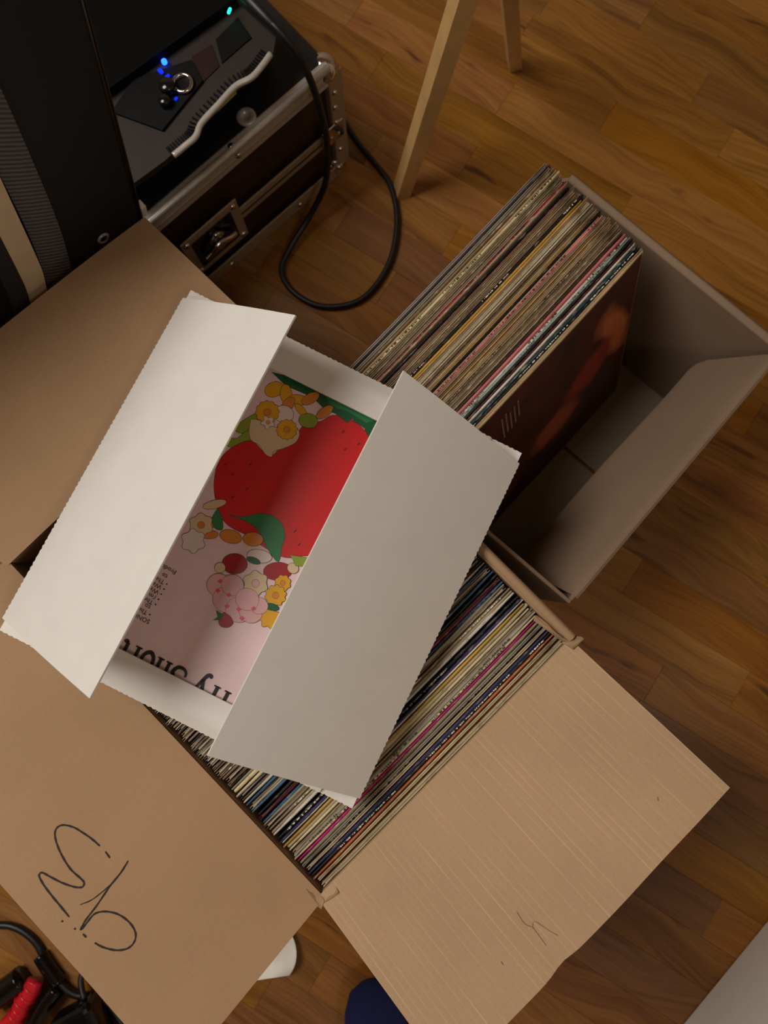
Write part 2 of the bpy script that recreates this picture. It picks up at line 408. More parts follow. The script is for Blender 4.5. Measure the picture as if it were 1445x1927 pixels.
# ------------------------------------------------------------------ farther box
T2 = rad(49.0573); W2, L2, H2 = .174, .1452, .2698
box2 = empty('cardboard_box', (.1915, .1979, 0), T2)
tag(box2, 'plain brown cardboard box half filled with leaning records, empty at its right side', 'box')
box('wall', (W2-TH/2, 0, H2/2), (TH, 2*L2, H2-.003), M_CARD_2, box2, .0008)
box('wall', (-W2+TH/2, 0, H2/2), (TH, 2*L2, H2-.003), M_CARD_2, box2, .0008)
box('wall', (0, -L2+TH/2, H2/2), (2*W2-2*TH, TH, H2-.003), M_CARD_2, box2, .0008)
def nw_wall(s, t):   # pushed outward at the top by the leaning records
    x = (s*2-1)*(W2-TH); bow = .026*(1-abs(x/(W2-TH))**7)*t**1.5
    return Vector((x, L2-TH+bow, .0015+(H2-.003)*t))
sheet('wall', nw_wall, 40, 12, TH, M_CARD_2, box2)
bl = box('bottom_flap', (W2/2+.0125, 0, .0035), (W2-TH-.0255, 2*L2-2*TH, .004), M_CARD_BOT2, box2, .0004)
box('bottom_flap', (-W2/2+.0125, 0, .0035), (W2-TH+.0245, 2*L2-2*TH, .004), M_CARD_BOT2, box2, .0004)
def se2(s, t):   # flap folded inward, hanging along the inside of the wall
    x = (s*2-1)*(W2-.009); a = rad(21); d = .123*t
    rc = .018                                                 # rounded free corners
    e = (W2-.009)-abs(x)
    lim = .123-(rc-math.sqrt(max(0, rc*rc-(rc-min(e, rc))**2)))
    d = min(d, max(lim, .02)*t/1.0) if e < rc else d
    y = -L2+.0005+d*sin(a)+.004*(1-math.exp(-d/.004))
    return Vector((x, y+.003*sin(s*5)*t, H2-d*cos(a)+.002*math.exp(-(d/.004)**2)))
sheet('flap', lambda s, t: se2(1-s, 1-t), 60, 24, TH, M_CARD_2, box2)
def out_flap(axis, sg):
    def fn(s, t):
        q = t*.14; half = L2-.003 if axis == 0 else W2-.003; w = W2 if axis == 0 else L2
        al = (s*2-1)*half
        if q < .012:
            a = q/.012*pi; r = w+.0018-.0046*cos(a)-.0012; z = H2-.001+.0044*sin(a)
        else: r = w+.0048; z = H2-.001-(q-.012)
        return Vector((sg*r, al, z)) if axis == 0 else Vector((al, sg*r, z))
    return fn
fne = out_flap(0, 1)
sheet('flap', lambda s, t: fne(s, 1-t), 10, 26, .0034, M_CARD_2, box2)

# ------------------------------------------------------------------ records
PAL = {
 'cream': (206, 190, 152), 'white': (212, 206, 192), 'tan': (176, 150, 112), 'brown': (130, 106, 78), 'olive brown': (136, 122, 94),
 'grey': (156, 150, 132), 'taupe': (158, 138, 114), 'black': (20, 19, 22), 'navy': (36, 36, 74), 'blue': (54, 92, 124), 'dark teal': (28, 60, 70),
 'magenta': (196, 18, 128), 'crimson': (150, 26, 54), 'maroon': (74, 20, 24), 'rust orange': (176, 96, 48), 'mustard yellow': (190, 150, 62),
 'pink': (196, 112, 112), 'pale blue': (148, 168, 166), 'dark brown': (58, 44, 32), 'golden tan': (186, 146, 84), 'red': (150, 34, 36), 'lavender grey': (150, 142, 146)}
JM = {k: jacket_mat('sleeve_'+k.replace(' ', '_'), v, (214, 200, 172) if sum(v) < 420 else (120, 98, 70), .55 if sum(v) > 150 else .25) for k, v in PAL.items()}
M_INNER = plain('white_inner_sleeve', (196, 186, 164), .7, noise=.1, nscale=120)
M_LETW = plain('pale_spine_print', (222, 214, 196), .5)
M_LETD = plain('dark_spine_print', (40, 34, 30), .5)
RS = .313
def bowfn(x, b): return b*(1-(2*x/RS)**2)
def jacket_mesh(th, kind, bow):
    """standing sleeve, bottom edge on z=0: 'spine' = closed rounded top edge, 'open' = two boards with a gap"""
    bm = bmesh.new(); nx = 10
    def slab(y0, y1, rnd):
        prof = []
        h = RS
        if rnd:
            r = (y1-y0)/2; ym = (y0+y1)/2
            prof = [(y0, 0), (y1, 0), (y1, h-r)]+[(ym+r*cos(a), h-r+r*sin(a)) for a in (pi/5, 2*pi/5, 3*pi/5, 4*pi/5)]+[(y0, h-r)]
        else: prof = [(y0, 0), (y1, 0), (y1, h), (y0, h)]
        rings = []
        for i in range(nx+1):
            x = -RS/2+RS*i/nx; end = .0006 if i in (0, nx) else 0
            rings.append([bm.verts.new((x, y+bowfn(x, bow)+(end if y < (y0+y1)/2 else -end), z-(end if z > 0 else 0))) for y, z in prof])
        n = len(prof)
        for i in range(nx):
            for k in range(n):
                bm.faces.new((rings[i][k], rings[i][(k+1) % n], rings[i+1][(k+1) % n], rings[i+1][k]))
        bm.faces.new(rings[0]); bm.faces.new(rings[-1][::-1])
    if kind == 'spine': slab(-th/2, th/2, True)
    else:
        slab(-th/2, -th/2+.0007, False); slab(th/2-.0007, th/2, False)
    bmesh.ops.recalc_face_normals(bm, faces=bm.faces)
    me = bpy.data.meshes.new('jacket'); bm.to_mesh(me); bm.free()
    for p in me.polygons: p.use_smooth = False
    me.materials.append(JM['cream']); return me
def inner_mesh(th, bow):
    bm = bmesh.new(); bbox(bm, (0, bow*.8, RS/2-.0006), (RS-.006, max(.0006, th-.0016), RS-.0022), 0)
    bmesh.ops.recalc_face_normals(bm, faces=bm.faces)
    me = bpy.data.meshes.new('inner_sleeve'); bm.to_mesh(me); bm.free(); me.materials.append(M_INNER); return me
CACHE = {}
def get(fn, *a):
    k = (fn.__name__,)+a
    if k not in CACHE: CACHE[k] = fn(*a)
    return CACHE[k]
def lettering(rng, th, bow, mat, parent, dens):
    bm = bmesh.new(); x = -RS/2+rng.uniform(.01, .05); run = True
    while x < RS/2-.02:
        if run:
            L = rng.uniform(.03, .11)*dens; e = min(x+L, RS/2-.012)
            while x < e:
                w = rng.choice((.0008, .0012, .0014, .0022, .0034))
                bbox(bm, (x+w/2, bowfn(x, bow)+rng.uniform(-.0002, .0002), RS+.00005), (w, th*rng.uniform(.22, .55), .0003), 0)
                x += w+rng.choice((.0005, .0007, .0010, .0028))
        else: x += rng.uniform(.02, .09)
        run = not run
    o = from_bm('spine_lettering', bm, mat, parent); o['kind'] = 'stuff'; return o
def record(loc, rot, colour, th, kind, bow, hscale, letters=None, rng=random, dens=1):
    e = empty('record_sleeve'); e.location = loc; e.rotation_euler = rot; e.scale = (1, 1, hscale)
    me = get(jacket_mesh, th, kind, bow)
    j = bpy.data.objects.new('jacket', me); COL.objects.link(j); j.parent = e
    j.material_slots[0].link = 'OBJECT'; j.material_slots[0].material = JM[colour]
    if kind == 'open':
        i = bpy.data.objects.new('inner_sleeve', get(inner_mesh, th, bow)); COL.objects.link(i); i.parent = e
    elif letters: lettering(rng, th, bow, letters, e, dens)
    return e

# nearer box: counted from the wide ribbed flap
seq1 = ['cream', 'rust orange', 'cream', 'rust orange', 'black*', 'navy', 'cream', 'black*', 'grey', 'olive brown', 'magenta', 'cream', 'grey+', 'taupe', 'cream',
 'cream', 'mustard yellow', 'white', 'navy', 'black*', 'white', 'taupe', 'olive brown*', 'brown', 'grey', 'blue', 'crimson', 'maroon', 'black', 'blue', 'cream', 'dark brown',
 'blue', 'white', 'brown', 'dark teal', 'cream', 'cream', 'grey', 'brown', 'olive brown', 'tan', 'brown', 'taupe*', 'cream', 'tan', 'brown*', 'olive brown', 'cream', 'tan',
 'white', 'grey', 'tan', 'cream', 'grey', 'brown', 'white', 'cream', 'navy', 'taupe', 'tan', 'brown', 'cream', 'taupe', 'olive brown', 'white', 'tan', 'brown', 'cream', 'grey']
fill = ['tan', 'cream', 'brown', 'taupe', 'grey', 'white', 'olive brown', 'blue', 'tan', 'cream']
rg = random.Random(11)
ca, sa = cos(T1), sin(T1)
y = -HL+TH+.0012; k = 0
while y < .085 and k < 110:
    c = seq1[k] if k < len(seq1) else fill[(k*7) % 10]
    let = M_LETW if c.endswith('*') else (M_LETD if c.endswith('+') else None); c = c.rstrip('*+')
    th = .0046 if k in (15, 37) else (.0022 if c in ('magenta', 'maroon') else rg.choice((.0022, .0026, .0026, .0030)))
    kind = 'spine' if (let or c in ('magenta', 'navy', 'crimson', 'blue', 'rust orange', 'mustard yellow', 'black') or k in (15, 37)) else rg.choice(('spine', 'open', 'open'))
    if not let and kind == 'spine' and rg.random() < .12: let = M_LETD
    lx = rg.uniform(-.0019, .0019); ly = y+th/2
    e = record((box1.location.x+ca*lx-sa*ly, box1.location.y+sa*lx+ca*ly, .0097), (rad(rg.uniform(-.12, .12)), 0, T1+rad(rg.uniform(-.1, .1))), c, th, kind, 0.0, rg.uniform(.988, 1.006), let, rg, rg.uniform(.6, 1.5))
    tag(e, '%s edge, %s record sleeve counted from the ribbed flap of the nearer box' % (c, ordinal(k+1)), 'record', 'records packed in the nearer box')
    y += th+.00025+(.0018 if k in (28, 3, 19) else 0); k += 1

# farther box: counted from the dark red cover
seq2 = ['tan', 'tan', 'black*', 'dark teal', 'white', 'maroon', 'black', 'pale blue', 'white', 'pink', 'dark brown', 'brown', 'brown', 'olive brown', 'brown', 'tan', 'brown', 'golden tan',
 'taupe', 'pink', 'tan', 'black', 'golden tan', 'tan', 'brown', 'white', 'cream', 'taupe', 'golden tan', 'mustard yellow', 'black*', 'brown', 'brown', 'tan', 'brown', 'maroon', 'black', 'taupe', 'red', 'taupe',
 'brown', 'olive brown', 'cream', 'tan', 'brown', 'grey', 'dark brown', 'lavender grey']
RT = rad(47.0756); LE = rad(16.9272)
ur = Vector((cos(RT), sin(RT), 0)); vr = Vector((-sin(RT), cos(RT), 0))
base = Vector((.3288, .2645, 0))-ur*.1565-ur*.001
d = 0; last_front = None
rg = random.Random(5)
thick = []
for k, c in enumerate(seq2): thick.append(rg.choice((.0020, .0022, .0026, .0028)))
sc_ = .1300/sum(t+.0003 for t in thick)
for k, c in enumerate(seq2):
    let = M_LETW if c.endswith('*') else None; c = c.rstrip('*')
    th = thick[k]; kind = 'spine' if (let or c in ('black', 'red', 'maroon', 'pink', 'white', 'mustard yellow', 'dark teal', 'pale blue') or k < 2) else rg.choice(('spine', 'open', 'open'))
    d += th/2*sc_
    jit = rg.uniform(-.004, .004) if k < 40 else rg.uniform(-.002, .006)
    if not let and kind == 'spine' and rg.random() < .2 and k > 1: let = M_LETD
    p = base+vr*(d/cos(LE))+ur*jit
    thq = max(.0018, th*sc_)
    e = record((p.x, p.y, .0058+thq/2*sin(LE)), (-LE, 0, RT), c, round(thq, 4), kind, -.0012 if k < 40 else -.0012, rg.uniform(.985, 1.0) if k else 1.0, let, rg, rg.uniform(.5, 1.2))
    tag(e, ('dark red brown record cover facing the empty space in the farther box' if k == 0 else '%s edge, %s record sleeve counted from the dark red cover in the farther box' % (c, ordinal(k+1))), 'record', 'records leaning in the farther box')
    if k == 0: last_front = e; front_th = round(thq, 4)
    d += th/2*sc_+.0003
# printed front of the foremost cover
def cover_mat():
    t = NT('dark_red_cover_print'); t.b.inputs['Roughness'].default_value = .42
    tc = t.n('ShaderNodeTexCoord'); nz = t.n('ShaderNodeTexNoise', i_Scale=16.0, i_Detail=4.0); t.l(tc.outputs['Object'], nz.inputs[0])
    sb = t.n('ShaderNodeVectorMath', operation='SUBTRACT'); t.l(nz.outputs[1], sb.inputs[0]); sb.inputs[1].default_value = (.5, .5, .5)
    sc = t.n('ShaderNodeVectorMath', operation='SCALE'); t.l(sb.outputs[0], sc.inputs[0]); sc.inputs['Scale'].default_value = .045
    wv = t.n('ShaderNodeVectorMath', operation='ADD'); t.l(tc.outputs['Object'], wv.inputs[0]); t.l(sc.outputs[0], wv.inputs[1])
    col = t.ramp(nz.outputs[0], [(.3, lin((44, 15, 11))), (.7, lin((92, 30, 20)))])
    for c, r, a, rgb, hi in (((.125, 0, .205), (.028, 1, .085), -.35, (196, 112, 66), .95), ((.085, 0, .165), (.05, 1, .035), -.5, (150, 52, 34), .9), ((.022, 0, .112), (.052, 1, .040), -.25, (176, 80, 46), .95), ((-.07, 0, .055), (.025, 1, .018), -.3, (150, 76, 44), .7)):
        mp = t.n('ShaderNodeMapping', vector_type='TEXTURE'); mp.inputs['Location'].default_value = c; mp.inputs['Scale'].default_value = r; mp.inputs['Rotation'].default_value = (0, a, 0)
        t.l(wv.outputs[0], mp.inputs[0]); g = t.n('ShaderNodeTexGradient', gradient_type='SPHERICAL'); t.l(mp.outputs[0], g.inputs[0])
        f = t.ramp(g.outputs[0], [(.02, (0, 0, 0, 1)), (.45, (hi, hi, hi, 1))])
        col = t.mix(f, col, lin(rgb))
    t.l(col, t.b.inputs['Base Color']); return t.m
M_COVER = cover_mat()
M_COVERL = plain('cover_small_print', (150, 116, 92), .5)
def curved_panel():
    V = []; F = []
    for i in range(11):
        x = -.1545+.309*i/10
        V += [(x, -front_th/2-.0002+bowfn(x, -.0012), .002), (x, -front_th/2-.0002+bowfn(x, -.0012), .3105)]
        if i: kk = len(V); F.append((kk-4, kk-2, kk-1, kk-3))
    return mesh('cover_print', V, F, M_COVER, last_front)
curved_panel()
bm = bmesh.new()
for q in range(5):
    x = -.036-q*.0062
    zz = .288-.004*(q % 3)
    for w in range(rg.randint(7, 10)):
        ln = rg.uniform(.002, .005); bbox(bm, (x, -front_th/2-.0008+bowfn(x, -.0012), zz-ln/2), (.0022, .0003, ln), 0); zz -= ln+.0012
from_bm('cover_lettering', bm, M_COVERL, last_front)['kind'] = 'stuff'

# ------------------------------------------------------------------ mailer with the sleeve in it
MO = Vector((-.104830, .032910, .353465)); MX = Vector((.89559044, -.44441017, -.02042932)); MY = Vector((.44303339, .89511228, -.04995427)); MZ = Vector((.04048672, .03568769, .99854254))
MM = Matrix(((MX.x, MY.x, MZ.x, MO.x), (MX.y, MY.y, MZ.y, MO.y), (MX.z, MY.z, MZ.z, MO.z), (0, 0, 0, 1))) @ Matrix.Scale(1.045, 4)      # drawn at 334 mm, then enlarged and lowered about the camera to narrow the gap below
mailer = empty('record_mailer', matrix=MM)
tag(mailer, 'white pasteboard record mailer lying open across the packed box, two long flaps raised', 'mailer')
WB, LB, LF = .1672, .16805, .15785
def wavy(v): return .00045*sin(v*2*pi*62)
def base_fn(a, b):
    x = (a*2-1)*(WB-.002); yv = (b*2-1)*LB
    if b in (0, 1): yv += wavy(a)
    return Vector((x, yv, 0))
sheet('base_panel', base_fn, 140, 6, .0018, M_WHITE, mailer)
box('added_gap_pad', (0, 0, -.0042), (.322, .322, .0046), M_WHITE, mailer, .001)  # unseen pad, added to fill part of the gap under the mailer
def side_flap(sg, w, ang):
    def fn(a, b):     # a along the crease, b from crease to free edge
        yv = (a*2-1)*LF; q = b*w
        x = WB-q*cos(ang)+(wavy(a) if b == 0 else 0); z = .0022+q*sin(ang)
        z += .0022*sin(pi*b)+.0012*(a-.5)*b
        yv *= 1+.004*b
        return Vector((sg*x, yv, z))
    return fn
fl = side_flap(-1, .1527, .6584); fr_ = side_flap(1, .15, .63)
sheet('side_flap', lambda a, b: fl(1-a, b), 140, 14, .0016, M_WHITE, mailer)
sheet('side_flap', fr_, 140, 14, .0016, M_WHITE, mailer)
def tab(sg, w, lift):
    def fn(a, b):
        x = (a*2-1)*.135; yv = LB-b*w+(wavy(a*.8) if b == 0 else 0)
        z = .0020+.0062*min(1, b*3.0)+lift*b*b+.0012*sin(a*6)*b
        return Vector((x, sg*yv, z))
    return fn
t1 = tab(1, .0345, .004); t2 = tab(-1, .0325, .002)
sheet('end_tab', lambda a, b: t1(1-a, b), 110, 8, .0014, M_WHITE, mailer)
sheet('end_tab', t2, 110, 8, .0014, M_WHITE, mailer)

# the sleeve
def gloss(name, rgb): return plain(name, rgb, .32, noise=.05, nscale=30, spec=.6)
M_PINKBG = gloss('sleeve_pale_pink', (234, 208, 210)); M_STRAW = gloss('print_strawberry_red', (206, 24, 30)); M_LEAF = gloss('print_leaf_green', (40, 128, 74))
M_LEAF2 = gloss('print_deep_green', (18, 92, 52)); M_OUT = gloss('print_outline', (40, 22, 18)); M_CRM = gloss('print_cream', (216, 196, 156)); M_YL = gloss('print_yellow', (222, 166, 24))
M_OR = gloss('print_orange', (214, 134, 48)); M_LIME = gloss('print_lime', (140, 164, 50)); M_PK = gloss('print_pink', (222, 176, 178)); M_PK2 = gloss('print_rose', (222, 80, 120)); M_DRED = gloss('print_dark_red', (160, 22, 30))
M_WHT = gloss('print_white', (226, 214, 204)); M_BLK = gloss('print_black', (22, 20, 24)); M_SEED = gloss('print_seed', (110, 12, 20))
SM = MM @ Matrix.Translation((0, 0, .0001))
sleeve = empty('picture_record_sleeve', matrix=SM)
tag(sleeve, 'pale pink record sleeve printed with a big red strawberry, lying in the white mailer', 'record')
SZ = .0042
box('jacket', (-.002, 0, SZ/2+.0003), (.300, .300, SZ-.0006), M_PINKBG, sleeve, .0006)
LAYER = [0]
def art(name, pts, mat, out=.0007, lv=None):
    """a printed shape: dark keyline under, colour on top"""
    LAYER[0] += 1
    z = SZ+.00005+LAYER[0]*.000012
    if out:
        cx = sum(p[0] for p in pts)/len(pts); cy = sum(p[1] for p in pts)/len(pts)
        n = len(pts); big = []
        a2 = sum(pts[i][0]*pts[(i+1) % n][1]-pts[(i+1) % n][0]*pts[i][1] for i in range(n)); sg = 1 if a2 > 0 else -1
        for i in range(n):
            t_ = Vector(pts[(i+1) % n])-Vector(pts[i-1]); nn = Vector((t_.y, -t_.x)).normalized()*sg
            big.append((pts[i][0]+nn.x*out*.5, pts[i][1]+nn.y*out*.5))
        prism('print_outline', big, z-.000006, z-.000002, M_OUT, sleeve)
    return prism(name, pts, z, z+.000004, mat, sleeve)
def ring_pts(cx, cy, rx, ry, ang=0, n=24, pet=0, amp=.0):
    o = []
    for i in range(n):
        a = 2*pi*i/n; k = 1+amp*cos(pet*a); x, yv = rx*k*cos(a), ry*k*sin(a)
        o.append((cx+x*cos(ang)-yv*sin(ang), cy+x*sin(ang)+yv*cos(ang)))
    return o
def smooth2(pts, sub=4):
    p = smooth_path([(a, b, 0) for a, b in pts+[pts[0]]], sub)[:-1]
    return [(q.x, q.y) for q in p]
STRAW = [[-0.0676, 0.0342], [-0.0679, 0.0461], [-0.0627, 0.0589], [-0.0522, 0.0693], [-0.0381, 0.0653], [-0.0301, 0.0653], [-0.0256, 0.0797], [-0.0195, 0.0951], [-0.0172, 0.1024], [-0.0061, 0.1122], [0.001, 0.122], [0.0171, 0.126], [0.0333, 0.1218], [0.051, 0.1144], [0.0767, 0.0907], [0.0806, 0.0426], [0.0657, 0.0135], [0.0378, 0.0025], [0.0261, -0.0053], [0.016, -0.0084], [-0.0002, -0.0076], [-0.0151, -0.0052], [-0.0329, -0.0052], [-0.0452, -0.0005], [-0.0566, 0.0117], [-0.0633, 0.0223]]
art('printed_leaf', smooth2([(-.064, .066), (-.058, .078), (-.052, .070), (-.058, .060), (-.068, .056), (-.074, .060)], 3), M_LIME)
art('printed_leaf', smooth2([(-.072, .072), (-.061, .092), (-.056, .088), (-.062, .072)], 3), M_LIME)
art('printed_strawberry', smooth2(STRAW), M_STRAW, .0008)
TOPL = [[-0.0648, 0.1322], [-0.0358, 0.1387], [0.0404, 0.1399], [0.0429, 0.1267], [0.0381, 0.1181], [0.0312, 0.1239], [0.0243, 0.1256], [0.0207, 0.1248], [0.0175, 0.1273], [0.0151, 0.1219], [0.0018, 0.1245], [-0.0079, 0.1237], [-0.0226, 0.1287], [-0.0363, 0.1279], [-0.0481, 0.1272]]
art('printed_leaf', TOPL, M_LEAF2)
art('printed_leaf', [(-.02, .1385), (.04, .1385), (.03, .129), (.012, .131), (-.004, .129)], M_LEAF, 0)
LOWL = [[-0.0409, 0.0026], [-0.0275, 0.007], [-0.0163, 0.0159], [-0.0061, 0.0191], [0.005, 0.0167], [0.0122, 0.0084], [0.0139, -0.0006], [0.0176, -0.0134], [0.0093, -0.0107], [0.0006, -0.0052], [-0.009, 0.0018], [-0.0185, 0.0049], [-0.0302, 0.0046]]
art('printed_leaf', smooth2(LOWL, 3), M_LEAF)
for x, yv in [[-0.0433, 0.0505], [-0.0525, 0.0358], [-0.0357, 0.0302], [-0.0433, 0.0183], [-0.0622, 0.0409], [0.018, 0.0163], [0.0264, 0.0076], [0.0242, 0.0998], [0.0326, 0.1092], [0.0156, 0.1129]]:
    art('printed_seed', ring_pts(x, yv, .0019, .0007, 1.2, 10), M_SEED, 0)
CR = [[-0.0611, 0.0863], [-0.0584, 0.0774], [-0.0526, 0.0701], [-0.0442, 0.0693], [-0.0357, 0.0645], [-0.0299, 0.0649], [-0.0303, 0.0702], [-0.0239, 0.0765], [-0.0169, 0.0862], [-0.0187, 0.0955], [-0.0268, 0.0976], [-0.0387, 0.0895], [-0.0543, 0.0888]]
art('printed_petal', smooth2(CR, 3), M_CRM)
def flower(cx, cy, r, mat, pet=9, centre=None, amp=.09, name='printed_flower'):
    art(name, ring_pts(cx, cy, r, r, 0, 8*pet, pet, amp), mat)
    if centre: art('printed_flower_centre', ring_pts(cx, cy, r*.32, r*.32, 0, 14), centre, .0005)
# a loose bunch of blossoms, leaves and fruit around the strawberry
for cx, cy, rx, ry, an, mt in ((-.0555, .1195, .0085, .0065, .9, M_YL), (-.0445, .1205, .0085, .005, 2.1, M_YL), (-.0325, .1205, .0085, .0045, .3, M_YL), (-.0385, .1125, .008, .0045, 1.4, M_OR), (-.0235, .1265, .0085, .0045, 1.0, M_OR), (-.0068, .1212, .0085, .004, 1.1, M_OR), (-.0262, .1135, .007, .003, -.4, M_YL)):
    art('printed_petal', ring_pts(cx, cy, rx, ry, an), mt)
art('printed_petal', ring_pts(-.0378, .1035, .0085, .0075, .2), M_WHT)
art('printed_apple', ring_pts(-.0161, .1078, .0078, .0068, .3, 26, 2, .05), M_LIME)
flower(-.0514, .0985, .0098, M_YL, 12, M_OR, .06); flower(-.0291, .0923, .0086, M_YL, 12, M_OR, .06); flower(-.0467, .0906, .0050, M_WHT, 5, M_YL, .25)
# right of the lime leaf: fruit slices along the lower rim
for cx, cy, rx, ry, an, mt in ((-.0288, -.0125, .0095, .0055, .2, M_OR), (-.0108, -.0060, .0085, .0058, .35, M_OR), (-.0474, -.0075, .008, .004, 1.0, M_OR), (-.0455, -.0190, .007, .0035, .5, M_OR), (-.0540, .0060, .010, .0035, .7, M_CRM)):
    art('printed_petal', ring_pts(cx, cy, rx, ry, an), mt)
flower(-.0560, -.0150, .0095, M_CRM, 6, M_OR, .10); flower(-.0555, -.0300, .0095, M_WHT, 6, None, .12)
art('printed_leaf', smooth2([(-.050, .004), (-.043, -.002), (-.038, -.010), (-.044, -.012), (-.050, -.006)], 3), M_LEAF)
art('printed_petal', ring_pts(.0008, -.0165, .0105, .0055, .3), M_WHT)
art('printed_leaf', ring_pts(-.002, -.0220, .006, .0025, .1), M_LEAF2)
art('printed_petal', ring_pts(-.0150, -.0316, .0105, .0085, .4), M_DRED)
art('printed_petal', ring_pts(.0205, -.0210, .0120, .0075, .5), M_DRED)
art('printed_petal', ring_pts(-.0245, -.0400, .0045, .0042, 0), M_CRM)
art('printed_petal', ring_pts(.0310, -.0130, .0048, .0042, 0), M_CRM)
art('printed_leaf', [(.024, -.004), (.040, .001), (.046, -.004), (.032, -.010)], M_LIME)
flower(.0290, -.0280, .0065, M_YL, 8, M_OR, .08); flower(.0284, -.0400, .0085, M_YL, 10, M_OR, .08); flower(.0325, -.0590, .0080, M_YL, 7, None, .15)
art('printed_leaf', ring_pts(.0300, -.0500, .006, .0028, .2), M_LEAF2)
flower(.0085, -.0385, .0100, M_CRM, 6, M_PK, .10)
# pink hydrangea head
for cx, cy, r in ((-.0181, -.0535, .0105), (-.0071, -.0615, .0115), (.0062, -.0645, .0112), (.0162, -.0615, .0098), (.0200, -.0538, .0075), (-.0081, -.0485, .0095), (.0085, -.0535, .0100)):
    art('printed_bloom', ring_pts(cx, cy, r, r*.92, 0, 26), M_PK, .0005)
for cx, cy in ((-.019, -.050), (-.017, -.058), (-.007, -.057), (-.004, -.066), (.006, -.064), (.017, -.058), (.012, -.0695)):
    art('printed_floret', ring_pts(cx, cy, .0019, .0017, .4, 20, 4, .2), M_PK2, 0)
art('printed_berry', smooth2([(-.004, -.072), (.002, -.0725), (.0065, -.076), (.005, -.081), (-.001, -.083), (-.005, -.079)], 3), M_DRED)
art('printed_leaf', [(-.0105, -.0735), (-.003, -.074), (-.0045, -.079), (-.009, -.0815), (-.0065, -.0775)], M_LEAF2)

# lettering, upside down as the sleeve lies
def put_text(txt, x, yv, size, mat):
    LAYER[0] += 1
    cu = bpy.data.curves.new('t', 'FONT'); cu.body = txt; cu.size = size; cu.align_x = 'LEFT'; cu.resolution_u = 2
    to = bpy.data.objects.new('t', cu); COL.objects.link(to)
    me = bpy.data.meshes.new_from_object(to.evaluated_get(bpy.context.evaluated_depsgraph_get()))
    bpy.data.objects.remove(to); bpy.data.curves.remove(cu)
    me.materials.clear(); me.materials.append(mat)
    o = bpy.data.objects.new('print_lettering', me); COL.objects.link(o); o.parent = sleeve
    o.location = (x, yv, SZ+.0006); o.rotation_euler = (0, 0, pi)
for txt, x, yv in (('Produc', -.0555, -.0585), ('to', -.0605, -.0650), ('\u2022 The', -.0570, -.0702), ('\u2022 We', -.0571, -.0750), ('\u2022 We', -.0571, -.0798), ('\u2022 I\'m', -.0571, -.0846), ('\u2022 The', -.0572, -.0895), ('to', -.0610, -.0940), ('\u2022 The', -.0575, -.0990), ('SONGS', -.0555, -.1048)):
    put_text(txt, x, yv, .0056, M_BLK)
def ribbon(pts, w0, w1=None, sub=6):
    p = smooth_path([(a, b, 0) for a, b in pts], sub) if len(pts) > 2 else [Vector((a, b, 0)) for a, b in pts]
    n = len(p); L = []; Rr = []
    for i, q in enumerate(p):
        d_ = (p[min(i+1, n-1)]-p[max(i-1, 0)]).normalized(); k = i/(n-1)
        w = (w0 if w1 is None else w0+(w1-w0)*sin(pi*k))/2
        L.append((q.x-d_.y*w, q.y+d_.x*w)); Rr.append((q.x+d_.y*w, q.y-d_.x*w))
    return L, Rr
GL = {
 'r': (.62, [[(.22, 0), (.22, 1)]], [[(.04, .04), (.42, .04)], [(.06, .96), (.22, .96)]], [[(.26, .62), (.40, .9), (.56, .92), (.60, .80)]]),
 'y': (.86, [[(.14, 1), (.46, 0)]], [[(.0, .96), (.3, .96)], [(.62, .96), (.9, .96)]], [[(.78, 1), (.44, -.02), (.30, -.28), (.16, -.30), (.12, -.18)]]),
 'S': (.95, [], [], [[(.80, 1.12), (.62, 1.38), (.30, 1.34), (.16, 1.06), (.34, .80), (.64, .62), (.80, .36), (.66, .06), (.36, .0), (.14, .14), (.10, .36)]]),
 'h': (.92, [[(.20, 0), (.20, 1.5)], [(.70, 0), (.70, .7)]], [[(.02, .04), (.38, .04)], [(.52, .04), (.88, .04)]], [[(.24, .66), (.42, .93), (.62, .92), (.70, .68)]]),
 'o': (.86, [], [], [[(.42, 1.0), (.18, .82), (.11, .5), (.18, .18), (.42, 0), (.66, .18), (.73, .5), (.66, .82), (.42, 1.0)]]),
 't': (.55, [[(.24, .06), (.24, 1.3)]], [[(.04, .97), (.50, .97)]], [[(.24, .1), (.34, .02), (.48, .08)]])}
V = []; F = []; X0 = .0335; U = .0158; BY = -.1280
pen = 0
for ch in 'rry Short':
    if ch == ' ': pen += .42; continue
    adv, stems, thins, curves = GL[ch]
    for grp, w0, w1 in ((stems, .19, None), (thins, .08, None), (curves, .10, .21)):
        for pl in grp:
            L, Rr = ribbon(pl, w0, w1); b0 = len(V)
            for (a, b), (c, e) in zip(L, Rr):
                V.append((X0-(pen+a)*U, BY-b*U, SZ+.0007)); V.append((X0-(pen+c)*U, BY-e*U, SZ+.0007))
            for i in range(len(L)-1): F.append((b0+2*i, b0+2*i+2, b0+2*i+3, b0+2*i+1))
    pen += adv
mesh('title_lettering', V, F, M_BLK, sleeve)['label'] = 'large black serif title letters'

